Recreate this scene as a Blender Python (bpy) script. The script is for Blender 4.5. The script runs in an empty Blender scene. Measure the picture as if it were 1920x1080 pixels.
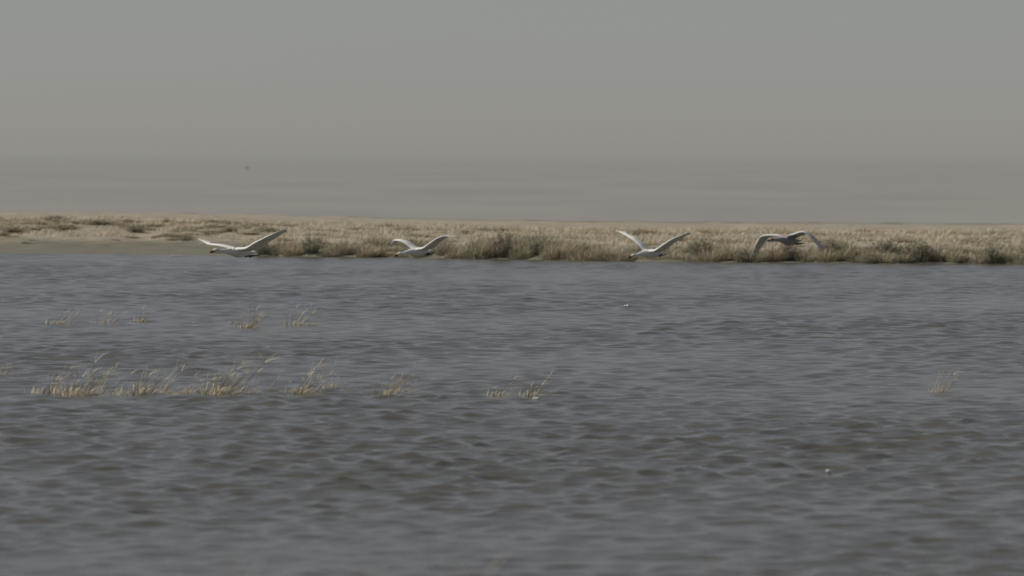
import bpy, bmesh, math, random
import numpy as np
from mathutils import Vector, Matrix

scene = bpy.context.scene
R = math.radians
rng = random.Random(11)
nrg = np.random.default_rng(5)

# ------------------------------------------------------------------ camera
EYE = 2.6                      # lens height above the lake
LENS = 200.0
FPX = LENS / 36.0 * 1920.0     # focal length in pixels of the 1920-wide picture
PITCH = math.atan((540.0 - 293.0) / FPX)
ROLL = math.atan(8.0 / 1920.0)
cam_d = bpy.data.cameras.new('camera')
cam = bpy.data.objects.new('camera', cam_d)
scene.collection.objects.link(cam)
cam_d.lens = LENS
cam_d.sensor_width = 36.0
cam_d.clip_start = 0.5
cam_d.clip_end = 60000.0
cam.location = (0, 0, EYE)
CAM_ROT = Matrix.Rotation(math.pi / 2 - PITCH, 3, 'X') @ Matrix.Rotation(ROLL, 3, 'Z')
cam.rotation_euler = CAM_ROT.to_euler()
cam_d.dof.use_dof = True
cam_d.dof.focus_distance = 82.0
cam_d.dof.aperture_fstop = 3.6
scene.camera = cam

# ------------------------------------------------------------------ sky and sun
SUN_EL = R(40.0)
SUN_AZ = R(271.0)              # clockwise from +Y: the sun stands square to the left
world = bpy.data.worlds.new('World')
scene.world = world
world.use_nodes = True
wn, wl = world.node_tree.nodes, world.node_tree.links
wn.clear()
w_out = wn.new('ShaderNodeOutputWorld')
w_bg = wn.new('ShaderNodeBackground')
w_hs = wn.new('ShaderNodeHueSaturation')
w_sky = wn.new('ShaderNodeTexSky')
w_sky.sky_type = 'NISHITA'
w_sky.sun_disc = False
w_sky.sun_elevation = SUN_EL
w_sky.sun_rotation = SUN_AZ
w_sky.altitude = 2350.0
w_sky.air_density = 1.0
w_sky.dust_density = 2.0
w_sky.ozone_density = 1.0
w_hs.inputs['Saturation'].default_value = 0.49
w_hs.inputs['Hue'].default_value = 0.51
wl.new(w_sky.outputs[0], w_hs.inputs['Color'])
w_wb = wn.new('ShaderNodeMix')                  # white balance of the whole sky
w_wb.data_type = 'RGBA'; w_wb.blend_type = 'MULTIPLY'
w_wb.inputs[0].default_value = 1.0
w_wb.inputs[7].default_value = (1.0, 0.968, 0.982, 1)
wl.new(w_hs.outputs[0], w_wb.inputs[6])
wl.new(w_wb.outputs[2], w_bg.inputs['Color'])
w_bg.inputs['Strength'].default_value = 0.060
wl.new(w_bg.outputs[0], w_out.inputs[0])

sun_d = bpy.data.lights.new('sun', 'SUN')
sun = bpy.data.objects.new('sun', sun_d)
scene.collection.objects.link(sun)
sun_d.energy = 4.1
sun_d.angle = R(0.6)
sun_d.color = (1.0, 0.95, 0.87)
to_sun = Vector((math.sin(SUN_AZ) * math.cos(SUN_EL), math.cos(SUN_AZ) * math.cos(SUN_EL), math.sin(SUN_EL)))
sun.rotation_euler = to_sun.to_track_quat('Z', 'Y').to_euler()
sun.location = (-20, 100, 30)

scene.view_settings.view_transform = 'Standard'
scene.view_settings.look = 'None'
scene.view_settings.exposure = -0.25
scene.view_settings.gamma = 1.0
scene.view_settings.use_curve_mapping = False
scene.cycles.use_denoising = True
scene.cycles.max_bounces = 6
scene.cycles.volume_bounces = 1
scene.cycles.caustics_reflective = False
scene.cycles.caustics_refractive = False


# ------------------------------------------------------------------ helpers
def tag(o, label=None, cat=None, group=None, kind=None):
    if label: o['label'] = label
    if cat: o['category'] = cat
    if group: o['group'] = group
    if kind: o['kind'] = kind
    return o


def link(name, mesh, material=None, parent=None, loc=(0, 0, 0)):
    o = bpy.data.objects.new(name, mesh)
    scene.collection.objects.link(o)
    if material is not None and mesh is not None and not mesh.materials:
        mesh.materials.append(material)
    if parent: o.parent = parent
    o.location = loc
    return o


def mesh_np(name, verts, faces, smooth=False):
    me = bpy.data.meshes.new(name)
    me.from_pydata([tuple(v) for v in verts], [], [tuple(f) for f in faces])
    if smooth:
        me.polygons.foreach_set('use_smooth', np.ones(len(me.polygons), dtype=bool))
    me.update()
    return me


def grid_mesh(name, X, Y, Z):
    """X, Y, Z: 2-D arrays of equal shape -> quad sheet"""
    r, c = X.shape
    co = np.empty((r * c, 3), dtype=np.float32)
    co[:, 0] = X.ravel(); co[:, 1] = Y.ravel(); co[:, 2] = Z.ravel()
    idx = np.arange(r * c, dtype=np.int32).reshape(r, c)
    q = np.stack([idx[:-1, :-1], idx[:-1, 1:], idx[1:, 1:], idx[1:, :-1]], axis=-1).reshape(-1, 4)
    me = bpy.data.meshes.new(name)
    me.vertices.add(len(co)); me.vertices.foreach_set('co', co.ravel())
    me.loops.add(q.size); me.loops.foreach_set('vertex_index', q.ravel())
    me.polygons.add(len(q))
    me.polygons.foreach_set('loop_start', np.arange(0, q.size, 4, dtype=np.int32))
    me.polygons.foreach_set('loop_total', np.full(len(q), 4, dtype=np.int32))
    me.polygons.foreach_set('use_smooth', np.ones(len(q), dtype=bool))
    me.update(calc_edges=True)
    return me


def new_mat(name):
    m = bpy.data.materials.new(name)
    m.use_nodes = True
    nt = m.node_tree
    b = nt.nodes['Principled BSDF']
    b.inputs['Roughness'].default_value = 0.9
    b.inputs['Specular IOR Level'].default_value = 0.1
    return m, nt, b


def ramp(nt, fac, stops):
    r = nt.nodes.new('ShaderNodeValToRGB')
    e = r.color_ramp.elements
    while len(e) < len(stops): e.new(0.5)
    for k, (p, c) in enumerate(stops):
        e[k].position = p
        e[k].color = (*c, 1)
    nt.links.new(fac, r.inputs[0])
    return r.outputs[0]


def noise(nt, vec, scale, detail=3.0, rough=0.55):
    n = nt.nodes.new('ShaderNodeTexNoise')
    n.inputs['Scale'].default_value = scale
    n.inputs['Detail'].default_value = detail
    n.inputs['Roughness'].default_value = rough
    nt.links.new(vec, n.inputs['Vector'])
    return n.outputs['Fac']


def mix(nt, fac, a, b, mode='MIX'):
    m = nt.nodes.new('ShaderNodeMix')
    m.data_type = 'RGBA'
    m.blend_type = mode
    for s, v in ((m.inputs[0], fac), (m.inputs[6], a), (m.inputs[7], b)):
        if hasattr(v, 'is_output'): nt.links.new(v, s)
        elif isinstance(v, (int, float)): s.default_value = v
        else: s.default_value = (*v, 1)
    return m.outputs[2]


def mapping(nt, vec, scale):
    m = nt.nodes.new('ShaderNodeMapping')
    m.inputs['Scale'].default_value = scale
    nt.links.new(vec, m.inputs['Vector'])
    return m.outputs[0]


# ------------------------------------------------------------------ where a pixel of the picture meets the place
def ray(px, py):
    d = CAM_ROT @ Vector(((px - 960.0) / FPX, -(py - 540.0) / FPX, -1.0))
    return d / d.y                                   # per metre of depth


def at_depth(px, py, y):
    d = ray(px, py)
    return Vector((0, 0, EYE)) + d * y


def on_level(px, py, z=0.0):
    d = ray(px, py)
    return Vector((0, 0, EYE)) + d * ((z - EYE) / d.z)


# the far shore as seen along the picture, turned into a shoreline y(x)
SHORE_PX = [(-700, 470), (0, 475), (300, 478), (480, 480), (750, 483), (1000, 487), (1300, 491), (1600, 493), (1920, 495), (2700, 499)]
_sh = [on_level(*p) for p in SHORE_PX]
SH_X = np.array([-400.0] + [p.x for p in _sh] + [400.0])
SH_Y = np.array([_sh[0].y + 20] + [p.y for p in _sh] + [_sh[-1].y - 10])


def shore_y(x):
    x = np.asarray(x, dtype=float)
    return np.interp(x, SH_X, SH_Y) + 0.16 * np.sin(x * 1.7 + 0.6) + 0.10 * np.sin(x * 4.3 + 2.0) + 0.06 * np.sin(x * 9.1)


def smooth01(t):
    t = np.clip(t, 0, 1)
    return t * t * (3 - 2 * t)


def terrain_z(x, y):
    x = np.asarray(x, dtype=float); y = np.asarray(y, dtype=float)
    s = y - shore_y(x)
    left = 1 - smooth01((x + 7.5) / 3.0)             # open beach on the left, a low cut bank elsewhere
    rise = np.where(s > 0, 0.030 * s, 0.06 * s)
    bank = 0.10 * smooth01(s / 0.5) * (1 - left)
    z = np.clip(rise + bank, -0.8, 0.36 + 0.15 * (1 - smooth01((x + 15.0) / 17.0)))
    lump = (0.05 * np.sin(x * 0.9 + 1.0) * np.sin(y * 0.7 + 0.5) + 0.03 * np.sin(x * 2.3 + y * 1.1) + 0.02 * np.sin(x * 4.1 - y * 2.7))
    z = z + lump * smooth01((s - 1.0) / 6.0) * (0.6 + 0.4 * left)
    # behind the crest the ground falls away to a wide plain
    t = smooth01((s - 30.0) / 380.0)
    z = z * (1 - t) + (-6.0) * t
    far = smooth01((s - 600.0) / 1500.0)
    z = z + far * (0.25 * np.sin(x / 90.0 + y / 300.0) + 0.2 * np.sin(y / 170.0))
    # the bank the camera stands on
    near = smooth01((9.0 - y) / 12.0)
    z = z * (1 - near) + 0.9 * near
    return z


def ground_hit(px, py):
    d = ray(px, py)
    for y in np.arange(140.0, 260.0, 0.1):
        p = Vector((0, 0, EYE)) + d * float(y)
        if p.z <= float(terrain_z(p.x, p.y)) or p.y > float(shore_y(p.x)) + 29.0:
            return p
    return p


# ------------------------------------------------------------------ ground
def spread(lo, hi, step, outer, growth=1.25):
    core = np.arange(lo, hi + step, step)
    out = [hi]
    st = step
    while out[-1] < outer:
        st *= growth
        out.append(out[-1] + st)
    return core, np.array(out[1:])


cx, ox = spread(-24, 24, 0.2, 7000)
gx = np.concatenate([-ox[::-1], cx, ox])
cy, oy = spread(142, 190, 0.2, 12500, 1.06)
gy = np.concatenate([np.array([-4000, -1000, -250, -60, -20, -10, -6, -3, 0, 3, 6, 9, 12, 20, 40, 80, 110, 125, 133, 138, 140]), cy, oy])
GX, GY = np.meshgrid(gx, gy)
ground_me = grid_mesh('ground', GX, GY, terrain_z(GX, GY))

gm, nt, b = new_mat('shore_ground')
tc = nt.nodes.new('ShaderNodeTexCoord').outputs['Object']
geo = nt.nodes.new('ShaderNodeNewGeometry')
sep = nt.nodes.new('ShaderNodeSeparateXYZ')
nt.links.new(geo.outputs['Position'], sep.inputs[0])
sand = ramp(nt, noise(nt, tc, 0.8, 5), [(0.3, (0.38, 0.325, 0.245)), (0.7, (0.47, 0.41, 0.32))])
straw = ramp(nt, noise(nt, tc, 3.0, 4), [(0.3, (0.27, 0.25, 0.185)), (0.7, (0.42, 0.375, 0.29))])
damp = ramp(nt, noise(nt, mapping(nt, tc, (0.16, 0.55, 1)), 1.0, 6, 0.65), [(0.36, (0.74, 0.74, 0.73)), (0.60, (1, 1, 1))])
sand = mix(nt, 1.0, sand, damp, 'MULTIPLY')
n1 = ramp(nt, noise(nt, tc, 0.35, 4), [(0.42, (0, 0, 0)), (0.60, (1, 1, 1))])
col = mix(nt, n1, sand, straw)
# silt that the lake has left along its edge: grey-olive wherever the ground lies low
mr = nt.nodes.new('ShaderNodeMapRange')
mr.inputs[1].default_value = 0.20; mr.inputs[2].default_value = 0.32
nz = nt.nodes.new('ShaderNodeMath'); nz.operation = 'MULTIPLY_ADD'
nt.links.new(noise(nt, tc, 0.9, 4), nz.inputs[0]); nz.inputs[1].default_value = 0.16
nt.links.new(sep.outputs['Z'], nz.inputs[2])
mr.inputs[1].default_value = 0.26; mr.inputs[2].default_value = 0.38
nt.links.new(nz.outputs[0], mr.inputs[0])
silt = ramp(nt, noise(nt, mapping(nt, tc, (0.7, 2.2, 1)), 1.6, 5), [(0.3, (0.15, 0.145, 0.11)), (0.7, (0.24, 0.225, 0.175))])
col = mix(nt, mr.outputs[0], silt, col)
# gravel plain far behind
mr2 = nt.nodes.new('ShaderNodeMapRange')
mr2.inputs[1].default_value = 190; mr2.inputs[2].default_value = 330
nt.links.new(sep.outputs['Y'], mr2.inputs[0])
gravel = ramp(nt, noise(nt, mapping(nt, tc, (0.02, 0.004, 0.02)), 1.0, 5), [(0.30, (0.275, 0.273, 0.254)), (0.62, (0.322, 0.314, 0.286))])
col = mix(nt, mr2.outputs[0], col, gravel)
nt.links.new(col, b.inputs['Base Color'])
bp = nt.nodes.new('ShaderNodeBump'); bp.inputs['Strength'].default_value = 0.5; bp.inputs['Distance'].default_value = 0.05
nt.links.new(noise(nt, tc, 6.0, 5), bp.inputs['Height'])
nt.links.new(bp.outputs[0], b.inputs['Normal'])
tag(link('ground', ground_me, gm), 'dry tan lake bank and hazy gravel plain reaching the horizon', kind='structure')

# ------------------------------------------------------------------ lake
NW = 130
lam = np.exp(nrg.uniform(math.log(0.14), math.log(0.95), NW))
ang = R(-62) + nrg.normal(0, 0.8, NW)
kk = 2 * math.pi / lam
steep = 0.0230 * np.where(lam > 0.32, (0.32 / lam) ** 0.8, 1.0) * nrg.uniform(0.6, 1.4, NW)
amp = steep / kk
dirx, diry = np.cos(ang), np.sin(ang)
pha = nrg.uniform(0, 2 * math.pi, NW)


def gust(x, y):
    g = (np.sin(x * 0.31 + y * 0.13 + 1.0) + np.sin(-x * 0.17 + y * 0.23 + 2.2) + np.sin(x * 0.55 - y * 0.37))
    return 1.0 + 0.20 * g


def waves(x, y, cell):
    """displacement of the lake surface; ripples finer than the sheet's own cells are left to the material's relief"""
    dx = np.zeros_like(x); dy = np.zeros_like(x); dz = np.zeros_like(x)
    g = gust(x, y)
    for i in range(NW):
        keep = smooth01((lam[i] / cell - 3.0) / 3.0)
        p = kk[i] * (dirx[i] * x + diry[i] * y) + pha[i]
        a = amp[i] * keep * g
        dz += a * np.sin(p)
        c = 1.75 * a * np.cos(p)
        dx += c * dirx[i]; dy += c * diry[i]
    return dx, dy, dz


rows = [-2.0, 2.0, 6.0, 10.0, 14.0, 18.0, 21.0, 24.0, 26.0, 28.0, 30.0]
y = 30.0
while y < 158.0:
    y += 0.042 * (y / 34.0) ** 0.66
    rows.append(y)
rows += [160.0, 163.0, 168.0, 180.0]
rows = np.array(rows)
NU = 540
u = np.linspace(-1, 1, NU)
half = 0.122 * np.maximum(rows, 24.0) + 0.6
ext = np.array([0.06, 0.16, 0.32, 0.6, 1.0])
WX = np.concatenate([np.zeros((len(rows), 5)), half[:, None] * u[None, :], np.zeros((len(rows), 5))], axis=1)
for k, e in enumerate(ext):
    WX[:, NU + 5 + k] = half + (400.0 - half) * e ** 1.5
    WX[:, 4 - k] = -(half + (400.0 - half) * e ** 1.5)
WY = np.repeat(rows[:, None], WX.shape[1], axis=1)
cellx = np.gradient(WX, axis=1)
celly = np.gradient(WY, axis=0)
cell = np.maximum(np.abs(cellx), np.abs(celly))
dx, dy, dz = waves(WX, WY, np.maximum(cell, 0.048))
water_me = grid_mesh('lake_water', WX + dx, WY + dy, dz)
wm, nt, b = new_mat('lake_water')
b.inputs['Base Color'].default_value = (0.098, 0.096, 0.074, 1)
b.inputs['Roughness'].default_value = 0.12
b.inputs['IOR'].default_value = 1.333
b.inputs['Specular IOR Level'].default_value = 0.5
tc = nt.nodes.new('ShaderNodeTexCoord').outputs['Object']
bp = nt.nodes.new('ShaderNodeBump'); bp.inputs['Strength'].default_value = 0.45; bp.inputs['Distance'].default_value = 0.02
nt.links.new(noise(nt, mapping(nt, tc, (1.0, 1.7, 1.0)), 9.0, 4, 0.65), bp.inputs['Height'])
nt.links.new(bp.outputs[0], b.inputs['Normal'])
tag(link('lake_water', water_me, wm), 'wind-ruffled grey lake water filling the lower half', kind='structure')


# ------------------------------------------------------------------ plants: blade meshes
def blades_mesh(name, n, rad, height, width, lean, droop, seed, flat=1.0, segs=3, hvar=0.5, fan=0.75, dome=0.35):
    """a clump of n grass blades: each a tapered, bent, creased strip rooted in a disc"""
    r = random.Random(seed)
    V, F = [], []
    for _ in range(n):
        a = r.uniform(0, 2 * math.pi)
        q = math.sqrt(r.random())
        bx, by = rad * q * math.cos(a), rad * q * math.sin(a)
        h = height * r.uniform(1 - hvar, 1.0) * (1.0 - dome * q * q)
        tilt = fan * (0.25 + q) * r.uniform(0.4, 1.2)
        ta = a + r.gauss(0, 0.5)
        dxy = Vector((math.cos(ta) * tilt + lean, math.sin(ta) * tilt * flat, 1.0)).normalized()
        side = Vector((math.cos(ta + math.pi / 2 + r.gauss(0, .6)), math.sin(ta + math.pi / 2 + r.gauss(0, .6)), 0))
        side = side.normalized()
        w = width * r.uniform(0.6, 1.3)
        base = len(V)
        dr = droop * r.uniform(0.3, 1.3)
        for s in range(segs + 1):
            t = s / segs
            p = Vector((bx, by, -0.05)) + dxy * (h * t)
            p.z -= dr * h * t * t
            p.x += (lean * 0.6 + math.cos(ta) * dr * 0.5) * h * t * t
            p.y += math.sin(ta) * dr * 0.5 * h * t * t
            ww = w * (1.0 - t) ** 0.6 * (0.6 + 0.4 * min(1, t * 4))
            if s < segs:
                V += [p - side * ww, p + side * ww]
            else:
                V.append(p)
        for s in range(segs - 1):
            k = base + 2 * s
            F.append((k, k + 1, k + 3, k + 2))
        k = base + 2 * (segs - 1)
        F.append((k, k + 1, k + 2))
    return mesh_np(name, V, F)


def shrub_mesh(name, n_twig, rad, height, leaf, seed):
    """a low shrub: thin twigs forking from the root, each carrying small leaves"""
    r = random.Random(seed)
    V, F = [], []

    def strip(p0, p1, w):
        d = (p1 - p0)
        s1 = d.cross(Vector((r.uniform(-1, 1), r.uniform(-1, 1), r.uniform(-.3, .3)))).normalized() * w
        s2 = d.cross(s1).normalized() * w
        k = len(V)
        V.extend([p0 - s1, p0 + s1, p1 + s1 * .5, p1 - s1 * .5, p0 - s2, p0 + s2, p1 + s2 * .5, p1 - s2 * .5])
        F.extend([(k, k + 1, k + 2, k + 3), (k + 4, k + 5, k + 6, k + 7)])
    for _ in range(n_twig):
        a = r.uniform(0, 2 * math.pi)
        q = r.uniform(0.15, 1.0)
        top = Vector((rad * q * math.cos(a), rad * q * math.sin(a), height * (1 - 0.55 * q * q) * r.uniform(0.65, 1.05)))
        root = Vector((top.x * 0.25, top.y * 0.25, -0.06))
        mid = root.lerp(top, 0.55) + Vector((r.gauss(0, .03), r.gauss(0, .03), 0.10 * height))
        strip(root, mid, 0.007); strip(mid, top, 0.004)
        for j in range(9):
            t = r.uniform(0.25, 1.0)
            p = mid.lerp(top, (t - .5) * 2) if t > .5 else root.lerp(mid, t * 2)
            p = p + Vector((r.gauss(0, .025), r.gauss(0, .025), r.gauss(0, .02)))
            d = Vector((r.uniform(-1, 1), r.uniform(-1, 1), r.uniform(-.1, 1.0))).normalized() * leaf * r.uniform(.6, 1.4)
            s = d.cross(Vector((r.uniform(-1, 1), r.uniform(-1, 1), r.uniform(-1, 1)))).normalized() * leaf * .33
            k = len(V)
            V.extend([p, p + d * .5 + s, p + d, p + d * .5 - s])
            F.append((k, k + 1, k + 2, k + 3))
    return mesh_np(name, V, F)


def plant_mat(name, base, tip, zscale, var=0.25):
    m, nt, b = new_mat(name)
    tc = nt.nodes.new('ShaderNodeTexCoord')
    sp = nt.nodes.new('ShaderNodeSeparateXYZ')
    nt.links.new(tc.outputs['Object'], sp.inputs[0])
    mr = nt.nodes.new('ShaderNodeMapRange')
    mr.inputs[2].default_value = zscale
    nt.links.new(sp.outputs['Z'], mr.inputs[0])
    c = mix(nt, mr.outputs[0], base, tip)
    oi = nt.nodes.new('ShaderNodeObjectInfo')
    hs = nt.nodes.new('ShaderNodeHueSaturation')
    h = nt.nodes.new('ShaderNodeMapRange')
    h.inputs[3].default_value = 0.485; h.inputs[4].default_value = 0.515
    nt.links.new(oi.outputs['Random'], h.inputs[0])
    nt.links.new(h.outputs[0], hs.inputs['Hue'])
    v = nt.nodes.new('ShaderNodeMapRange')
    v.inputs[3].default_value = 1 - var; v.inputs[4].default_value = 1 + var
    n = noise(nt, tc.outputs['Object'], 9.0, 2)
    nt.links.new(n, v.inputs[0])
    nt.links.new(v.outputs[0], hs.inputs['Value'])
    nt.links.new(c, hs.inputs['Color'])
    nt.links.new(hs.outputs[0], b.inputs['Base Color'])
    b.inputs['Roughness'].default_value = 0.7
    tr = nt.nodes.new('ShaderNodeBsdfTranslucent')
    nt.links.new(hs.outputs[0], tr.inputs['Color'])
    ms = nt.nodes.new('ShaderNodeMixShader')
    ms.inputs[0].default_value = 0.25
    out = nt.nodes['Material Output']
    nt.links.new(b.outputs[0], ms.inputs[1]); nt.links.new(tr.outputs[0], ms.inputs[2])
    nt.links.new(ms.outputs[0], out.inputs[0])
    return m


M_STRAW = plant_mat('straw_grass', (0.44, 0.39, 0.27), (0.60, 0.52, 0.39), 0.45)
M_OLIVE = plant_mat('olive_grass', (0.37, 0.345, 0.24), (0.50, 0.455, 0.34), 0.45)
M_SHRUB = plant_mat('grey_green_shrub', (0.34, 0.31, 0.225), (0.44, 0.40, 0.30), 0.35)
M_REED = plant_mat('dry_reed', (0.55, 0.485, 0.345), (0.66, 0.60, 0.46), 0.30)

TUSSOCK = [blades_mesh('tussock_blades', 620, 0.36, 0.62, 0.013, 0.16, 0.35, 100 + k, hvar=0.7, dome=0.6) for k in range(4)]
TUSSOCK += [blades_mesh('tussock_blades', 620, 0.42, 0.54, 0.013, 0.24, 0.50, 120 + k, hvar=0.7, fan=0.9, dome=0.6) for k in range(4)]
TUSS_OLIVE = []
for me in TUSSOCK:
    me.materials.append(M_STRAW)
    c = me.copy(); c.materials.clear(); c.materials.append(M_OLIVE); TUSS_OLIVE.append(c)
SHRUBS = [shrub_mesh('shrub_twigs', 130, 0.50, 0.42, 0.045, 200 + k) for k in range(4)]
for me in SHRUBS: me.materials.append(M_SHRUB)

# ------------------------------------------------------------------ the clumps along the waterline
SWAN_PX = (443, 783, 1218, 1480)
# picture x, height in pixels, width in pixels, kind (s straw, o olive, d dark shrub)
FRONT = [(492, 24, 34, 'd'), (520, 26, 40, 'o'), (552, 22, 40, 's'), (585, 27, 44, 'd'), (617, 20, 36, 'o'), (650, 24, 46, 'o'),
         (688, 22, 40, 's'), (722, 17, 36, 's'), (752, 18, 34, 's'), (788, 15, 30, 's'), (836, 26, 40, 'o'), (862, 30, 46, 's'), (895, 40, 52, 'o'),
         (925, 30, 46, 's'), (944, 40, 48, 'd'), (975, 34, 46, 'o'), (1006, 26, 38, 'd'), (1034, 32, 44, 's'), (1062, 36, 52, 's'),
         (1096, 44, 54, 's'), (1130, 32, 44, 'o'), (1160, 38, 48, 's'), (1188, 22, 40, 'o'), (1222, 18, 44, 's'), (1262, 22, 44, 's'),
         (1296, 26, 48, 'o'), (1330, 28, 46, 's'), (1362, 30, 50, 's'), (1392, 26, 36, 'd'), (1420, 30, 46, 'o'), (1452, 26, 44, 's'),
         (1478, 28, 36, 'd'), (1512, 26, 48, 'o'), (1548, 28, 48, 's'), (1578, 26, 38, 'o'), (1606, 22, 44, 'o'), (1632, 22, 36, 'd'),
         (1660, 20, 46, 's'), (1690, 25, 40, 'o'), (1724, 36, 54, 'd'), (1760, 22, 46, 's'), (1795, 24, 44, 's'), (1830, 28, 42, 'o'),
         (1858, 32, 40, 'd'), (1886, 26, 46, 's'), (1915, 30, 46, 'o')]
ORD = ['first', 'second', 'third', 'fourth', 'fifth', 'sixth', 'seventh', 'eighth', 'ninth', 'tenth', 'eleventh', 'twelfth',
       'thirteenth', 'fourteenth', 'fifteenth', 'sixteenth', 'seventeenth', 'eighteenth']
SWAN_WORD = ['leftmost swan', 'second swan from the left', 'third swan from the left', 'rightmost swan']
KIND = {'s': ('straw grass tussock', 'grass_tussock'), 'o': ('olive grass tussock', 'grass_tussock'),
        'd': ('dark green shrub', 'low_shrub')}


def place_plant(px, depth_in, hpx, wpx, kind, label, group, from_px=None):
    me = rng.choice(TUSSOCK if kind == 's' else TUSS_OLIVE if kind == 'o' else SHRUBS)
    if from_px is None:
        x = ray(px, 487).x * 150.0
        y = float(shore_y(x)) + depth_in
        x = ray(px, 487).x * y
    else:
        p = ground_hit(px, from_px); x, y = p.x, p.y
    z = float(terrain_z(x, y))
    scale = FPX / y
    nat_h, nat_w = (0.50, 1.0) if kind != 'd' else (0.42, 1.0)
    o = bpy.data.objects.new(KIND[kind][1], me)
    scene.collection.objects.link(o)
    o.location = (x, y, z - 0.01)
    sw = wpx / scale / nat_w * rng.uniform(1.05, 1.25)
    o.scale = (sw, sw, hpx / scale / nat_h * rng.uniform(0.95, 1.12))
    o.rotation_euler = (0, 0, rng.uniform(-0.6, 0.6))
    tag(o, label, 'shrub' if kind == 'd' else 'grass', group)
    return o


count = {}
for (px, hpx, wpx, kind) in FRONT:
    k = max([i for i in range(4) if SWAN_PX[i] < px], default=0)
    key = (k, kind)
    count[key] = count.get(key, 0) + 1
    lab = '%s %s along the waterline right of the %s' % (ORD[count[key] - 1], KIND[kind][0], SWAN_WORD[k])
    place_plant(px, rng.uniform(0.05, 0.55), hpx * (1.15 if kind == 'd' else 1.45), wpx * 1.2, kind, lab, 'plants along the waterline')

# second and third rows up the bank
ZONES = [(-120, 470, 'on the sandy bank before the leftmost swan'), (470, 783, 'on the bank between the first and second swan'),
         (783, 1218, 'on the bank between the second and third swan'), (1218, 1480, 'on the bank between the third and fourth swan'),
         (1480, 2040, 'on the bank right of the rightmost swan')]


def zone(px):
    for a, b_, t in ZONES:
        if a <= px < b_: return t
    return ZONES[0][2] if px < 0 else ZONES[-1][2]


bank = []
for i in range(190):
    px = rng.uniform(500, 2010)
    busy = 1.0 if (830 < px < 1260 or 1380 < px < 1600) else 0.75
    if i < 85:
        dep = rng.uniform(0.8, 4.0)
        bank.append((px, dep, rng.uniform(26, 50) * busy, rng.uniform(46, 80), rng.choices('sod', (0.48, 0.45, 0.07))[0], None))
    else:
        dep = rng.uniform(4.0, 26.0)
        bank.append((px, dep, rng.uniform(10, 19) * (1.0 if dep < 12 else 0.65), rng.uniform(34, 70), rng.choices('sod', (0.70, 0.29, 0.01))[0], None))
for i in range(48):
    px = rng.uniform(-40, 2000)
    bank.append((px, rng.uniform(23.0, 29.5), rng.uniform(8, 17), rng.uniform(30, 64), rng.choices('so', (0.75, 0.25))[0], None))
ORD += ['nineteenth', 'twentieth'] + ['twenty-' + o for o in ORD[:9]] + ['thirtieth'] + ['thirty-' + o for o in ORD[:9]] + ['fortieth'] + ['forty-' + o for o in ORD[:9]] + ['fiftieth'] + ['fifty-' + o for o in ORD[:9]] + ['sixtieth'] + ['sixty-' + o for o in ORD[:9]]


def plant_bank(items):
    seen = {}
    for (px, dep, hp, wp, kind, fy) in sorted(items):
        txt = zone(px)
        k = seen[(kind, txt)] = seen.get((kind, txt), 0) + 1
        nm = {'s': 'straw', 'o': 'olive', 'd': 'dark'}[kind] + (' shrub' if kind == 'd' else ' tussock')
        place_plant(px, dep, hp, wp, kind, '%s low %s from the left %s' % (ORD[k - 1], nm, txt), 'low plants ' + txt, from_px=fy)


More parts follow.
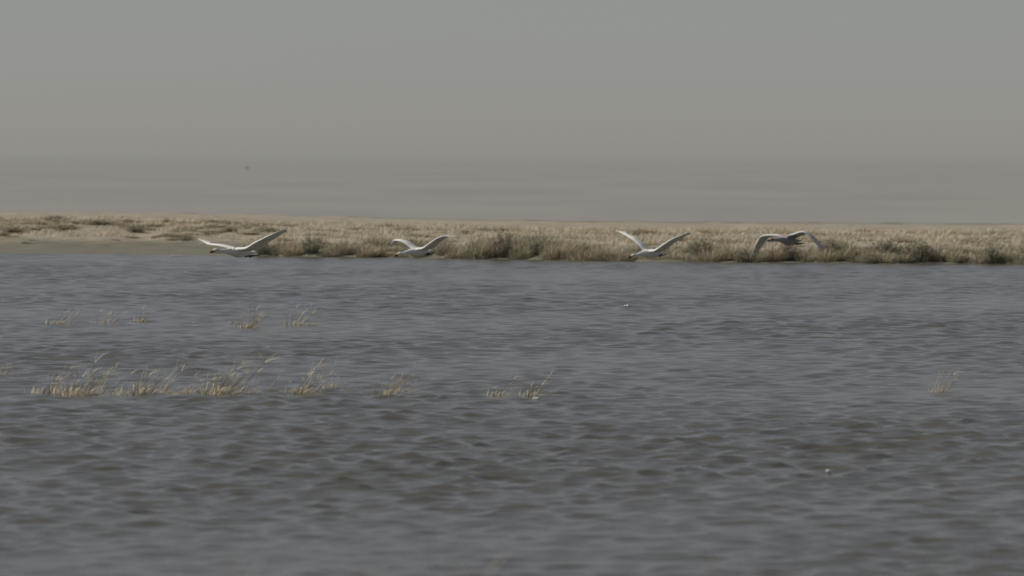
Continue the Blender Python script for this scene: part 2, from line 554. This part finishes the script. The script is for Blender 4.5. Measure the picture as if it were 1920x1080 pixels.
# named low shrubs of the left bank and the back of the bank: x, foot y, height, width, label
LEFT = [(255, 436, 14, 46, 'd', 'dark low shrub alone on bare sand left of the leftmost swan'),
        (188, 421, 9, 66, 'd', 'long flat dark shrub on the crest of the left bank'),
        (122, 431, 10, 70, 'd', 'wide grey shrub at the back edge of the bare sand'),
        (24, 435, 9, 60, 'd', 'flat dark shrub at the left edge of the picture'),
        (70, 421, 12, 54, 'o', 'olive tussock on the crest nearest the left edge'),
        (104, 414, 9, 60, 'd', 'thin dark shrub row on the crest above the wide grey shrub'),
        (52, 429, 10, 40, 'o', 'olive tussock between the flat dark shrub and the wide grey shrub'),
        (240, 420, 9, 24, 'd', 'small dark shrub on the crest above the lone dark shrub'),
        (282, 424, 12, 30, 'o', 'olive tussock on the crest right of the lone dark shrub'),
        (312, 420, 10, 20, 'd', 'small round shrub on the crest right of the lone dark shrub'),
        (341, 421, 6, 26, 'd', 'thin dark shrub on the crest above the leftmost swan\'s far wing'),
        (366, 433, 10, 26, 'o', 'olive tussock behind the tip of the leftmost swan\'s far wing'),
        (294, 446, 8, 26, 'o', 'small olive tussock on the sand right of the lone shrub'),
        (350, 451, 8, 40, 'd', 'low dark shrub on the lower sand beside the leftmost swan\'s wing tip'),
        (398, 440, 9, 40, 'o', 'olive tussock above the leftmost swan\'s far wing'),
        (432, 434, 8, 40, 'd', 'flat dark shrub on the bank above the leftmost swan\'s body'),
        (462, 431, 8, 34, 'd', 'dark shrub on the bank above the leftmost swan\'s raised wing'),
        (215, 451, 8, 22, 'o', 'small olive tussock low on the bare sand'),
        (60, 452, 8, 24, 'o', 'small olive tussock low on the sand near the left edge'),
        (48, 456, 7, 18, 'o', 'tiny olive tussock at the top of the grey mud near the left edge'),
        (505, 434, 8, 40, 'd', 'dark shrub on the bank at the leftmost swan\'s raised wing tip'),
        (595, 441, 7, 60, 'o', 'wide low olive tussock high on the bank between the left swans'),
        (745, 436, 9, 34, 'd', 'dark shrub high on the bank above the second swan\'s far wing'),
        (768, 431, 10, 40, 'o', 'olive tussock on the crest above the second swan'),
        (873, 440, 9, 26, 'd', 'small dark shrub on the crest right of the second swan'),
        (955, 446, 10, 20, 'd', 'small dark shrub high on the bank midway between the middle swans'),
        (1030, 446, 8, 46, 'o', 'flat olive tussock high on the bank midway between the middle swans'),
        (1192, 441, 9, 26, 'd', 'small dark shrub behind the third swan\'s far wing'),
        (1275, 452, 10, 30, 'd', 'dark shrub behind the third swan\'s near wing'),
        (1318, 443, 8, 44, 'o', 'flat olive tussock on the crest right of the third swan'),
        (1628, 471, 8, 42, 'd', 'flat dark shrub on the bank right of the rightmost swan'),
        (1624, 452, 6, 30, 'o', 'flat olive tussock high on the bank right of the rightmost swan')]
for (px, fy, hp, wp, kind, lab) in LEFT:
    place_plant(px, 0, hp * 1.15, wp * 1.0, kind, lab, None, from_px=fy)

for i in range(130):
    px = rng.uniform(-60, 500)
    fy = rng.choice([rng.uniform(414, 432), rng.uniform(414, 432), rng.uniform(432, 452)])
    if 140 < px < 235 and fy > 422: continue
    if px < 300 and fy > 434 and rng.random() < 0.7: continue
    bank.append((px, 0, rng.uniform(5, 10), rng.uniform(30, 75), rng.choices('sod', (0.62, 0.34, 0.04))[0], fy))
plant_bank(bank)

# short dry grass that covers the bank in patches
def bank_cover(patches, per, material, label, hmax, seed):
    r = random.Random(seed)
    pts = []
    for i in range(patches):
        px = r.uniform(-160, 2080)
        s = 0.6 + 33.0 * r.random() ** 1.1
        if px < 470:
            s = 10.0 + 23 * r.random()
            if r.random() < 0.4: continue
        x = ray(px, 487).x * 160.0
        y = float(np.interp(x, SH_X, SH_Y)) + s
        sx, sy = r.uniform(0.15, 0.7), r.uniform(0.15, 0.5)
        for k in range(int(per * r.uniform(0.4, 1.6))):
            pts.append((x + r.gauss(0, sx), y + r.gauss(0, sy)))
    P = np.array(pts)
    Zs = terrain_z(P[:, 0], P[:, 1])
    V, F = [], []
    for (x, y), z in zip(P, Zs):
        h = r.uniform(0.3, 1.0) * hmax; a = r.uniform(0, math.pi); w = r.uniform(0.008, 0.02)
        cx_, sx_ = math.cos(a) * w, math.sin(a) * w
        lx, ly = r.gauss(0.05, 0.06), r.gauss(0, 0.05)
        k = len(V)
        V += [(x - cx_, y - sx_, z - 0.01), (x + cx_, y + sx_, z - 0.01), (x + cx_ * .7 + lx * .4, y + sx_ * .7 + ly * .4, z + h * .6), (x - cx_ * .7 + lx * .4, y - sx_ * .7 + ly * .4, z + h * .6), (x + lx, y + ly, z + h)]
        F += [(k, k + 1, k + 2, k + 3), (k + 3, k + 2, k + 4)]
    tag(link('bank_grass', mesh_np('bank_grass', V, F), material), label, 'grass', kind='stuff')


bank_cover(900, 26, M_STRAW, 'short dry straw grass growing in patches over the far bank', 0.13, 71)
bank_cover(330, 24, M_OLIVE, 'short olive scrub growing in patches over the far bank', 0.12, 72)


# ------------------------------------------------------------------ reeds standing in the lake
def stalk_mesh(seed, h, lean, bend, w=0.008):
    """one reed: a tapering three-sided stalk with two or three narrow drooping leaves"""
    r = random.Random(seed)
    V, F = [], []
    segs = 6
    pts = []
    for s in range(segs + 1):
        t = s / segs
        pts.append(Vector((lean * t * h + bend * t * t * t * h, 0.15 * lean * t * h, -0.25 + (h + 0.25) * t - 0.35 * abs(bend) * t ** 3 * h)))
    for s, p in enumerate(pts):
        ww = w * (1 - 0.75 * s / segs)
        for q in range(3):
            a = q * 2.0944
            V.append(p + Vector((math.cos(a) * ww, math.sin(a) * ww, 0)))
    for s in range(segs):
        for q in range(3):
            F.append((s * 3 + q, s * 3 + (q + 1) % 3, (s + 1) * 3 + (q + 1) % 3, (s + 1) * 3 + q))
    for j in range(3):
        p0 = pts[r.randint(3, segs)]
        L = h * r.uniform(0.35, 0.7)
        dirv = Vector((r.uniform(-0.2, 0.8), r.uniform(-.4, .4), r.uniform(0.3, 1.0))).normalized()
        k = len(V)
        for s in range(4):
            t = s / 3
            p = p0 + dirv * L * t - Vector((0, 0, L * 0.30 * t * t))
            ww = 0.006 * (1 - t) ** 0.7 + 0.0005
            V += [p + Vector((0, ww * .3, ww)), p - Vector((0, ww * .3, ww))]
        for s in range(3):
            F.append((k + 2 * s, k + 2 * s + 1, k + 2 * s + 3, k + 2 * s + 2))
    me = mesh_np('reed_stalk', V, F)
    me.materials.append(M_REED)
    return me


STALKS = [stalk_mesh(300 + k, 0.30 + 0.02 * k, rng.uniform(0.0, 1.1), rng.uniform(0.1, 0.7)) for k in range(9)]
TUFTS = [blades_mesh('leaf_tuft', 26, 0.20, 0.30, 0.011, 0.50, 0.32, 330 + k, segs=4, fan=0.9) for k in range(3)]
for me in TUFTS: me.materials.append(M_REED)

# picture x, water y, height px, spread px, stalks, density of the tuft, label
REEDS = [(115, 611, 32, 40, 8, 2, 'pale reed clump standing in the far row at its left end'),
         (200, 610, 24, 36, 6, 1, 'low pale reed clump, second from the left in the far row'),
         (262, 608, 26, 14, 5, 1, 'narrow upright reed tuft, third from the left in the far row'),
         (372, 611, 10, 20, 3, 0, 'very short reed wisps in the middle of the far row'),
         (440, 608, 26, 16, 4, 0, 'sparse reed wisps left of the pair in the far row'),
         (468, 611, 32, 30, 6, 1, 'taller of the pair of reed tufts in the far row'),
         (552, 610, 34, 34, 7, 1, 'rightmost reed tuft of the far row'),
         (6, 697, 22, 30, 7, 1, 'reed tuft cut by the left edge of the picture'),
         (86, 738, 44, 50, 6, 0, 'faint sparse reeds left of the thick reed clump'),
         (148, 740, 54, 84, 14, 4, 'thick straw reed clump at the left of the near row'),
         (275, 738, 52, 50, 8, 2, 'reed clump right of the thick straw clump in the near row'),
         (228, 738, 14, 50, 4, 0, 'short reed wisps beside the thick straw clump'),
         (360, 738, 32, 20, 5, 1, 'small upright reed tuft in the near row'),
         (416, 738, 54, 70, 13, 3, 'reed clump leaning right in the middle of the near row'),
         (562, 738, 48, 56, 11, 4, 'yellowish dense reed clump right of the leaning clump'),
         (616, 722, 22, 40, 5, 1, 'low drooping reeds touching the yellowish clump'),
         (720, 738, 50, 44, 9, 2, 'arching reed clump near the middle of the near row'),
         (768, 738, 26, 40, 5, 0, 'sparse curled reeds right of the arching clump'),
         (935, 738, 32, 22, 4, 1, 'small upright reed tuft left of the slanting reed stems'),
         (993, 742, 36, 18, 4, 0, 'few slanting reed stems at the right end of the near row'),
         (190, 736, 24, 60, 5, 0, 'thin wisps joining the thick straw clump to its neighbour'),
         (322, 737, 20, 50, 4, 0, 'thin wisps between the neighbour clump and the small upright tuft'),
         (478, 736, 22, 60, 5, 0, 'thin wisps between the leaning clump and the yellowish clump'),
         (660, 735, 16, 60, 4, 0, 'scattered low wisps between the yellowish clump and the arching clump'),
         (1763, 735, 36, 24, 7, 0, 'lone slanting yellow reed tuft far to the right')]


def reed_clump(px, py, hpx, wpx, n, dens, label, z=0.0):
    p = on_level(px, py + rng.uniform(-5, 5))
    sc = FPX / p.y
    h, w = 1.0 * hpx / sc, wpx / sc
    root = link('reed_clump', None, loc=p)
    tag(root, label, 'reeds', 'reeds standing in the lake')
    for k in range(int(n * 1.7)):
        o = bpy.data.objects.new('stalk', STALKS[rng.randrange(9)])
        scene.collection.objects.link(o); o.parent = root
        o.location = (rng.gauss(-0.12, 0.24) * w, rng.gauss(0, 0.3) * w, 0)
        s = h / 0.36 * rng.uniform(0.55, 1.05)
        o.scale = (s, s, s)
        o.rotation_euler = (0, 0, rng.uniform(-0.7, 0.7))
    for k in range(dens + (2 if wpx < 60 or dens else 1)):
        o = bpy.data.objects.new('leaf_tuft', TUFTS[k % 3])
        scene.collection.objects.link(o); o.parent = root
        o.location = (rng.gauss(-0.05, 0.2) * w, rng.gauss(0, 0.2) * w, 0.0)
        s = h / 0.30 * rng.uniform(0.55, 1.25)
        o.scale = (s, s, s)
        o.rotation_euler = (0, 0, rng.uniform(-0.5, 0.5))
    return root


for a in REEDS: reed_clump(*a)

# tall reeds close to the lens, far out of focus along the lower edge
NEARREED = [(485, 975, 17.0, 'blurred tall reeds rising at the bottom edge below the left half'),
            (232, 1040, 18.0, 'blurred reeds low at the bottom edge near the left corner'),
            (715, 1015, 17.5, 'blurred reeds at the bottom edge left of the centre'),
            (905, 985, 18.0, 'blurred reeds at the bottom edge near the centre'),
            (1435, 1025, 17.0, 'blurred reeds at the bottom edge right of the centre')]
TALL = [stalk_mesh(360 + k, 1.5, rng.uniform(-0.05, 0.08), 0.03, 0.010) for k in range(3)]
TALL_TOP = [max(v.co.z for v in me.vertices) for me in TALL]
for (px, top, dep, lab) in NEARREED:
    pt = at_depth(px, top, dep)
    root = link('reed_clump', None, loc=(pt.x - 0.10, dep, 0))
    tag(root, lab, 'reeds', 'reeds close to the lens')
    for k in range(8):
        q = k % 3
        o = bpy.data.objects.new('stalk', TALL[q])
        scene.collection.objects.link(o); o.parent = root
        o.location = (rng.gauss(-0.03, 0.04), rng.gauss(0, 0.1), 0)
        s = pt.z / TALL_TOP[q] * rng.uniform(0.90, 1.0)
        o.scale = (0.7, 0.7, s)
        o.rotation_euler = (0, 0, rng.uniform(-0.6, 0.6))

# ------------------------------------------------------------------ foam flecks and drifting weed
fm, nt, b = new_mat('foam')
b.inputs['Base Color'].default_value = (0.62, 0.62, 0.60, 1)


def water_top(x, y):
    a, b_ = np.array([[x]]), np.array([[y]])
    return float(waves(a, b_, np.array([[0.06]]))[2][0, 0])


def fleck(px, py, w_px, label, long=1.0, seed=0):
    p = on_level(px, py)
    w = w_px / (FPX / p.y)
    r = random.Random(seed)
    bm = bmesh.new()
    for k in range(5):
        m = Matrix.Translation((r.uniform(-.35, .35) * w * long, r.uniform(-.3, .3) * w, r.uniform(0, .12) * w)) @ Matrix.Diagonal((w * .3 * long, w * .3, w * .24, 1)) 
        bmesh.ops.create_icosphere(bm, subdivisions=2, radius=r.uniform(.7, 1.1), matrix=m)
    for v in bm.verts: v.co += Vector((r.gauss(0, 1), r.gauss(0, 1), r.gauss(0, 1))) * w * 0.02
    me = bpy.data.meshes.new('foam_fleck'); bm.to_mesh(me); bm.free()
    o = link('foam_fleck', me, fm, loc=(p.x, p.y, water_top(p.x, p.y) + 0.025))
    tag(o, label, 'foam', 'foam flecks on the water')


fleck(1175, 577, 10, 'tiny white foam fleck below the third swan', seed=1)
fleck(1553, 887, 12, 'round white foam fleck low on the right of the lake', seed=2)
fleck(1005, 751, 11, 'pale foam fleck at the foot of the slanting reed stems', 1.3, seed=3)
fleck(332, 482, 4, 'thin pale foam streak by the muddy shore on the left', 6.5, seed=4)


# ------------------------------------------------------------------ swans
sm, nt, b = new_mat('white_feathers')
tc = nt.nodes.new('ShaderNodeTexCoord').outputs['Object']
c = ramp(nt, noise(nt, mapping(nt, tc, (3, 14, 6)), 2.0, 3), [(0.3, (0.74, 0.73, 0.70)), (0.7, (0.86, 0.85, 0.82))])
nt.links.new(c, b.inputs['Base Color'])
grey_plume, nt, b = new_mat('grey_feathers')
tc = nt.nodes.new('ShaderNodeTexCoord').outputs['Object']
c = ramp(nt, noise(nt, mapping(nt, tc, (3, 14, 6)), 2.0, 3), [(0.3, (0.30, 0.295, 0.30)), (0.7, (0.40, 0.39, 0.39))])
pale = ramp(nt, noise(nt, mapping(nt, tc, (3, 14, 6)), 2.0, 3), [(0.3, (0.56, 0.55, 0.54)), (0.7, (0.70, 0.69, 0.67))])
sp_ = nt.nodes.new('ShaderNodeSeparateXYZ'); nt.links.new(tc, sp_.inputs[0])
ab = nt.nodes.new('ShaderNodeMath'); ab.operation = 'ABSOLUTE'; nt.links.new(sp_.outputs['Y'], ab.inputs[0])
mr = nt.nodes.new('ShaderNodeMapRange'); mr.inputs[1].default_value = 0.11; mr.inputs[2].default_value = 0.22   # grey trunk and neck, paler towards the wings
nt.links.new(ab.outputs[0], mr.inputs[0])
c = mix(nt, mr.outputs[0], c, pale)
nt.links.new(c, b.inputs['Base Color'])
black, nt, b = new_mat('black_horn'); b.inputs['Base Color'].default_value = (0.015, 0.015, 0.017, 1); b.inputs['Roughness'].default_value = 0.45
yellow, nt, b = new_mat('yellow_horn'); b.inputs['Base Color'].default_value = (0.62, 0.42, 0.06, 1); b.inputs['Roughness'].default_value = 0.5


def loft(bm, rings, cap=True):
    vs = [[bm.verts.new(p) for p in ring] for ring in rings]
    n = len(vs[0])
    for a, c_ in zip(vs[:-1], vs[1:]):
        for i in range(n):
            bm.faces.new((a[i], a[(i + 1) % n], c_[(i + 1) % n], c_[i]))
    if cap:
        bm.faces.new(vs[0][::-1]); bm.faces.new(vs[-1])
    return vs


def ellipse_ring(x, z, ry, rz, n=18):
    return [Vector((x, ry * math.cos(2 * math.pi * k / n), z + rz * math.sin(2 * math.pi * k / n))) for k in range(n)]


def lerp_list(xs, ys, t):
    return float(np.interp(t, xs, ys))


def wing(bm, le, tip_feathers=True):
    """le: leading-edge points from shoulder to tip (x forward, y out, z up, chord); a closed cambered surface"""
    P = [Vector(p[:3]) for p in le]
    # resample the leading edge smoothly
    t = np.linspace(0, 1, len(P))
    tt = np.linspace(0, 1, 30)
    cum = np.array([0] + list(np.cumsum([(b_ - a).length for a, b_ in zip(P[:-1], P[1:])])))
    cum /= cum[-1]

    def spl(vals):
        fine = np.interp(tt, cum, vals)
        for _ in range(3):
            g = fine.copy(); g[1:-1] = 0.25 * fine[:-2] + 0.5 * fine[1:-1] + 0.25 * fine[2:]; fine = g
        return fine
    xs, ys, zs, cs = [spl([p[i] for p in le]) for i in range(4)]
    rings = []
    for i in range(30):
        p = Vector((xs[i], ys[i], zs[i]))
        j0, j1 = max(0, i - 1), min(29, i + 1)
        sp = Vector((0, ys[j1] - ys[j0], zs[j1] - zs[j0])).normalized()
        nrm = Vector((1, 0, 0)).cross(sp)
        if nrm.z < 0 and abs(sp.y) > 0.2: nrm = -nrm
        if le[-1][1] < 0 and abs(sp.y) <= 0.2: nrm = nrm
        ch = cs[i]
        th = 0.044 * (1 - tt[i]) + 0.018
        ring = []
        prof = [(0.0, 0.0), (0.04, 0.42), (0.14, 0.62), (0.35, 0.60), (0.65, 0.42), (1.0, 0.10), (1.0, -0.12), (0.65, 0.05), (0.35, 0.02), (0.14, -0.22), (0.04, -0.30)]
        for (cx_, cz_) in prof:
            ring.append(p + Vector((-ch * cx_, 0, 0)) + nrm * (th * cz_ + 0.05 * ch * (math.sin(math.pi * cx_) - 1.2 * cx_)))
        rings.append(ring)
    loft(bm, rings)
    if tip_feathers:
        # five spread primaries
        pe = Vector((xs[-1], ys[-1], zs[-1]))
        out = (pe - Vector((xs[-5], ys[-5], zs[-5]))).normalized()
        nrm = Vector((1, 0, 0)).cross(out).normalized()
        for f in range(5):
            d = (out + Vector((0.15 - 0.34 * f, 0, 0))).normalized()
            base = pe - out * 0.10 + Vector((-0.02 - 0.035 * f, 0, 0))
            L = 0.26 - 0.022 * f
            s = d.cross(nrm).normalized()
            rr = []
            for q, w_ in ((0, .020), (.5, .022), (.85, .015), (1, .006)):
                c_ = base + d * L * q
                rr.append([c_ + s * w_ + nrm * .006, c_ - s * w_ + nrm * .006, c_ - s * w_ - nrm * .006, c_ + s * w_ - nrm * .006])
            loft(bm, rr)


def make_swan(name, S, theta, left_px, right_px, center_px, depth, neck, pitch, label, chord=0.40, plumage=None, girth=0.68, length=0.84):
    """S: picture scale px per metre at its depth; left_px / right_px: leading edge in the picture relative to the body"""
    bm = bmesh.new()
    prof = [(-0.62, .010, .055, .012), (-0.52, .010, .095, .030), (-0.40, 0, .110, .070), (-0.22, -.012, .140, .115), (-0.02, -.02, .160, .145),
            (0.13, -.015, .145, .135), (0.25, 0, .108, .105), (0.34, .010, .070, .072), (0.44, .012, .050, .053), (0.58, .008, .043, .045),
            (0.70, .004, .041, .043), (0.78, .006, .044, .047), (0.84, .010, .052, .056), (0.90, .010, .046, .050), (0.945, .002, .030, .034)]

    def dropz(x):
        t = max(0.0, (x - 0.25) / 0.6)
        return neck * (t ** 1.3 if t < 1 else 1.0)
    # subdivide profile
    px_ = np.array([p[0] for p in prof])
    rings = []
    for x in np.linspace(-0.62, 0.945, 44):
        z, ry, rz = [float(np.interp(x, px_, [p[k] for p in prof])) for k in (1, 2, 3)]
        f = girth if -0.5 < x < 0.3 else 0.92
        rings.append(ellipse_ring(float(x) * length, z + dropz(x), ry * f, rz * f))
    loft(bm, rings)
    st, ct = math.sin(theta), math.cos(theta)
    XLE = [0.16, 0.19, 0.20, 0.12, -0.02]
    CH = [chord * 1.0, chord * 0.98, chord * 0.90, chord * 0.74, chord * 0.42]
    for sign, pts in ((1, left_px), (-1, right_px)):
        le = [(0.15, sign * 0.02, 0.05, chord)]
        n = len(pts)
        for k, (dx_, dy_) in enumerate(pts):
            f = k * 4.0 / (n - 1)
            xle = float(np.interp(f, range(5), XLE)); ch = float(np.interp(f, range(5), CH))
            lat = (sign * dx_ / S + sign * xle * st) / ct
            le.append((xle, sign * max(0.07, lat), -dy_ / S, ch))
        wing(bm, le)
    bmesh.ops.recalc_face_normals(bm, faces=bm.faces)
    raw = bpy.data.meshes.new('swan_raw'); bm.to_mesh(raw); bm.free()
    tmp = bpy.data.objects.new('swan_raw', raw)
    scene.collection.objects.link(tmp)
    md = tmp.modifiers.new('join', 'REMESH'); md.mode = 'VOXEL'; md.voxel_size = 0.0075
    sm_ = tmp.modifiers.new('soft', 'SMOOTH'); sm_.factor = 0.5; sm_.iterations = 2
    dg = bpy.context.evaluated_depsgraph_get()
    me = bpy.data.meshes.new_from_object(tmp.evaluated_get(dg))
    me.name = 'swan_body'
    bpy.data.objects.remove(tmp); bpy.data.meshes.remove(raw)
    me.polygons.foreach_set('use_smooth', np.ones(len(me.polygons), dtype=bool))
    me.materials.clear(); me.materials.append(plumage or sm)
    pos = at_depth(center_px[0], center_px[1], depth)
    root = link('swan', None, loc=pos)
    heading = math.atan2(-ct, -st)
    root.rotation_euler = (0, pitch, heading)
    tag(root, label, 'swan', 'swans flying low over the lake')
    link('body', me, None, root)
    # bill: yellow base running into a black tip
    z0 = dropz(0.945) + .002

    def small(nm, rings_, m, par):
        bb = bmesh.new(); loft(bb, rings_); bmesh.ops.recalc_face_normals(bb, faces=bb.faces)
        q = bpy.data.meshes.new(nm); bb.to_mesh(q); bb.free()
        q.polygons.foreach_set('use_smooth', np.ones(len(q.polygons), dtype=bool))
        o = link(nm, q, m, par)
        if par is root: o.scale.x = length
        return o
    bill = small('bill', [ellipse_ring(x, z0 - d, ry, rz, 12) for x, d, ry, rz in
                          ((.925, -.004, .032, .036), (.955, .004, .029, .031), (.985, .012, .026, .024))], yellow, root)
    small('bill_tip', [ellipse_ring(x, z0 - d, ry, rz, 12) for x, d, ry, rz in
                       ((.980, .010, .0275, .0255), (1.02, .020, .026, .019), (1.06, .026, .025, .013), (1.085, .030, .012, .006))], black, bill)
    for s in (-1, 1):
        e = bmesh.new()
        bmesh.ops.create_icosphere(e, subdivisions=1, radius=0.010, matrix=Matrix.Translation((.875, s * .047, z0 + .022)))
        q = bpy.data.meshes.new('eye'); e.to_mesh(q); e.free(); link('eye', q, black, root).scale.x = length
        small('foot', [ellipse_ring(x, z, ry, rz, 10) for x, z, ry, rz in
                       ((-.34, -.085, .014, .014), (-.48, -.062, .014, .014), (-.55, -.055, .03, .014), (-.66, -.045, .058, .010), (-.70, -.042, .03, .006))], black, root
              ).location.y = s * 0.05
    return root


make_swan('swan', 98, R(31), [(14, -6), (32, -18), (50, -27), (68, -36), (80, -41)], [(-10, -5), (-26, -9), (-42, -12), (-60, -14), (-70, -20)],
          (447, 473), 109.0, 0.0, R(-2), 'leftmost swan, one white wing stretched flat and the other raised', 0.36, girth=0.60, length=0.90)
make_swan('swan', 82, R(34), [(9, -6), (22, -16), (36, -26), (48, -30), (62, -29)], [(-14, -8), (-24, -16), (-35, -21), (-46, -21), (-51, -12)],
          (783, 472), FPX / 82, -0.05, R(1), 'second swan from the left, its body low against the waterline and wings arched', 0.36)
make_swan('swan', 82, R(34), [(6, -4), (22, -16), (38, -27), (52, -33), (64, -37)], [(-10, -4), (-20, -15), (-33, -26), (-46, -34), (-56, -39)],
          (1219, 475), FPX / 82, -0.05, R(1), 'third swan from the left, both wings raised in a wide V', 0.36)
make_swan('swan', 82, R(34), [(-5, -8), (10, -12), (24, -17), (40, -6), (56, 12)], [(-22, -8), (-36, -9), (-52, -7), (-60, 10), (-64, 24)],
          (1478, 451), FPX / 82, -0.01, R(-2), 'rightmost swan, greyer and flying higher with both wing tips bent down', 0.38, grey_plume, length=0.87)

# ------------------------------------------------------------------ a far-off mound on the plain
p = on_level(463, 316, -6.0)
bm = bmesh.new()
bmesh.ops.create_icosphere(bm, subdivisions=3, radius=1.0)
r = random.Random(9)
for v in bm.verts:
    n = 0.8 + 0.35 * math.sin(v.co.x * 3 + 1) * math.cos(v.co.y * 4) + r.gauss(0, .05)
    v.co = Vector((v.co.x * 1.9 * n, v.co.y * 1.6 * n, v.co.z * 1.1 * n))
me = bpy.data.meshes.new('mound'); bm.to_mesh(me); bm.free()
mm, nt, b = new_mat('dark_earth'); b.inputs['Base Color'].default_value = (0.27, 0.265, 0.25, 1)
tag(link('mound', me, mm, loc=(p.x, p.y, float(terrain_z(p.x, p.y)) + 0.3)), 'tiny dark mound far out on the hazy plain', 'mound')

# ------------------------------------------------------------------ dusty air
bm = bmesh.new()
bmesh.ops.create_cube(bm, size=1.0)
for v in bm.verts:
    v.co = Vector((v.co.x * 15000, v.co.y * 17800 + 4500, -8.2 if v.co.z < 0 else 3.4))
me = bpy.data.meshes.new('haze'); bm.to_mesh(me); bm.free()
hm = bpy.data.materials.new('dusty_air'); hm.use_nodes = True
nt = hm.node_tree; nt.nodes.clear()
ho = nt.nodes.new('ShaderNodeOutputMaterial'); hv = nt.nodes.new('ShaderNodeVolumePrincipled')
hv.inputs['Color'].default_value = (0.58, 0.60, 0.58, 1)
hv.inputs['Density'].default_value = 0.9e-4
hv.inputs['Anisotropy'].default_value = 0.2
nt.links.new(hv.outputs[0], ho.inputs['Volume'])
tag(link('haze', me, hm), 'pale dusty haze lying over the plain', 'haze', kind='stuff')
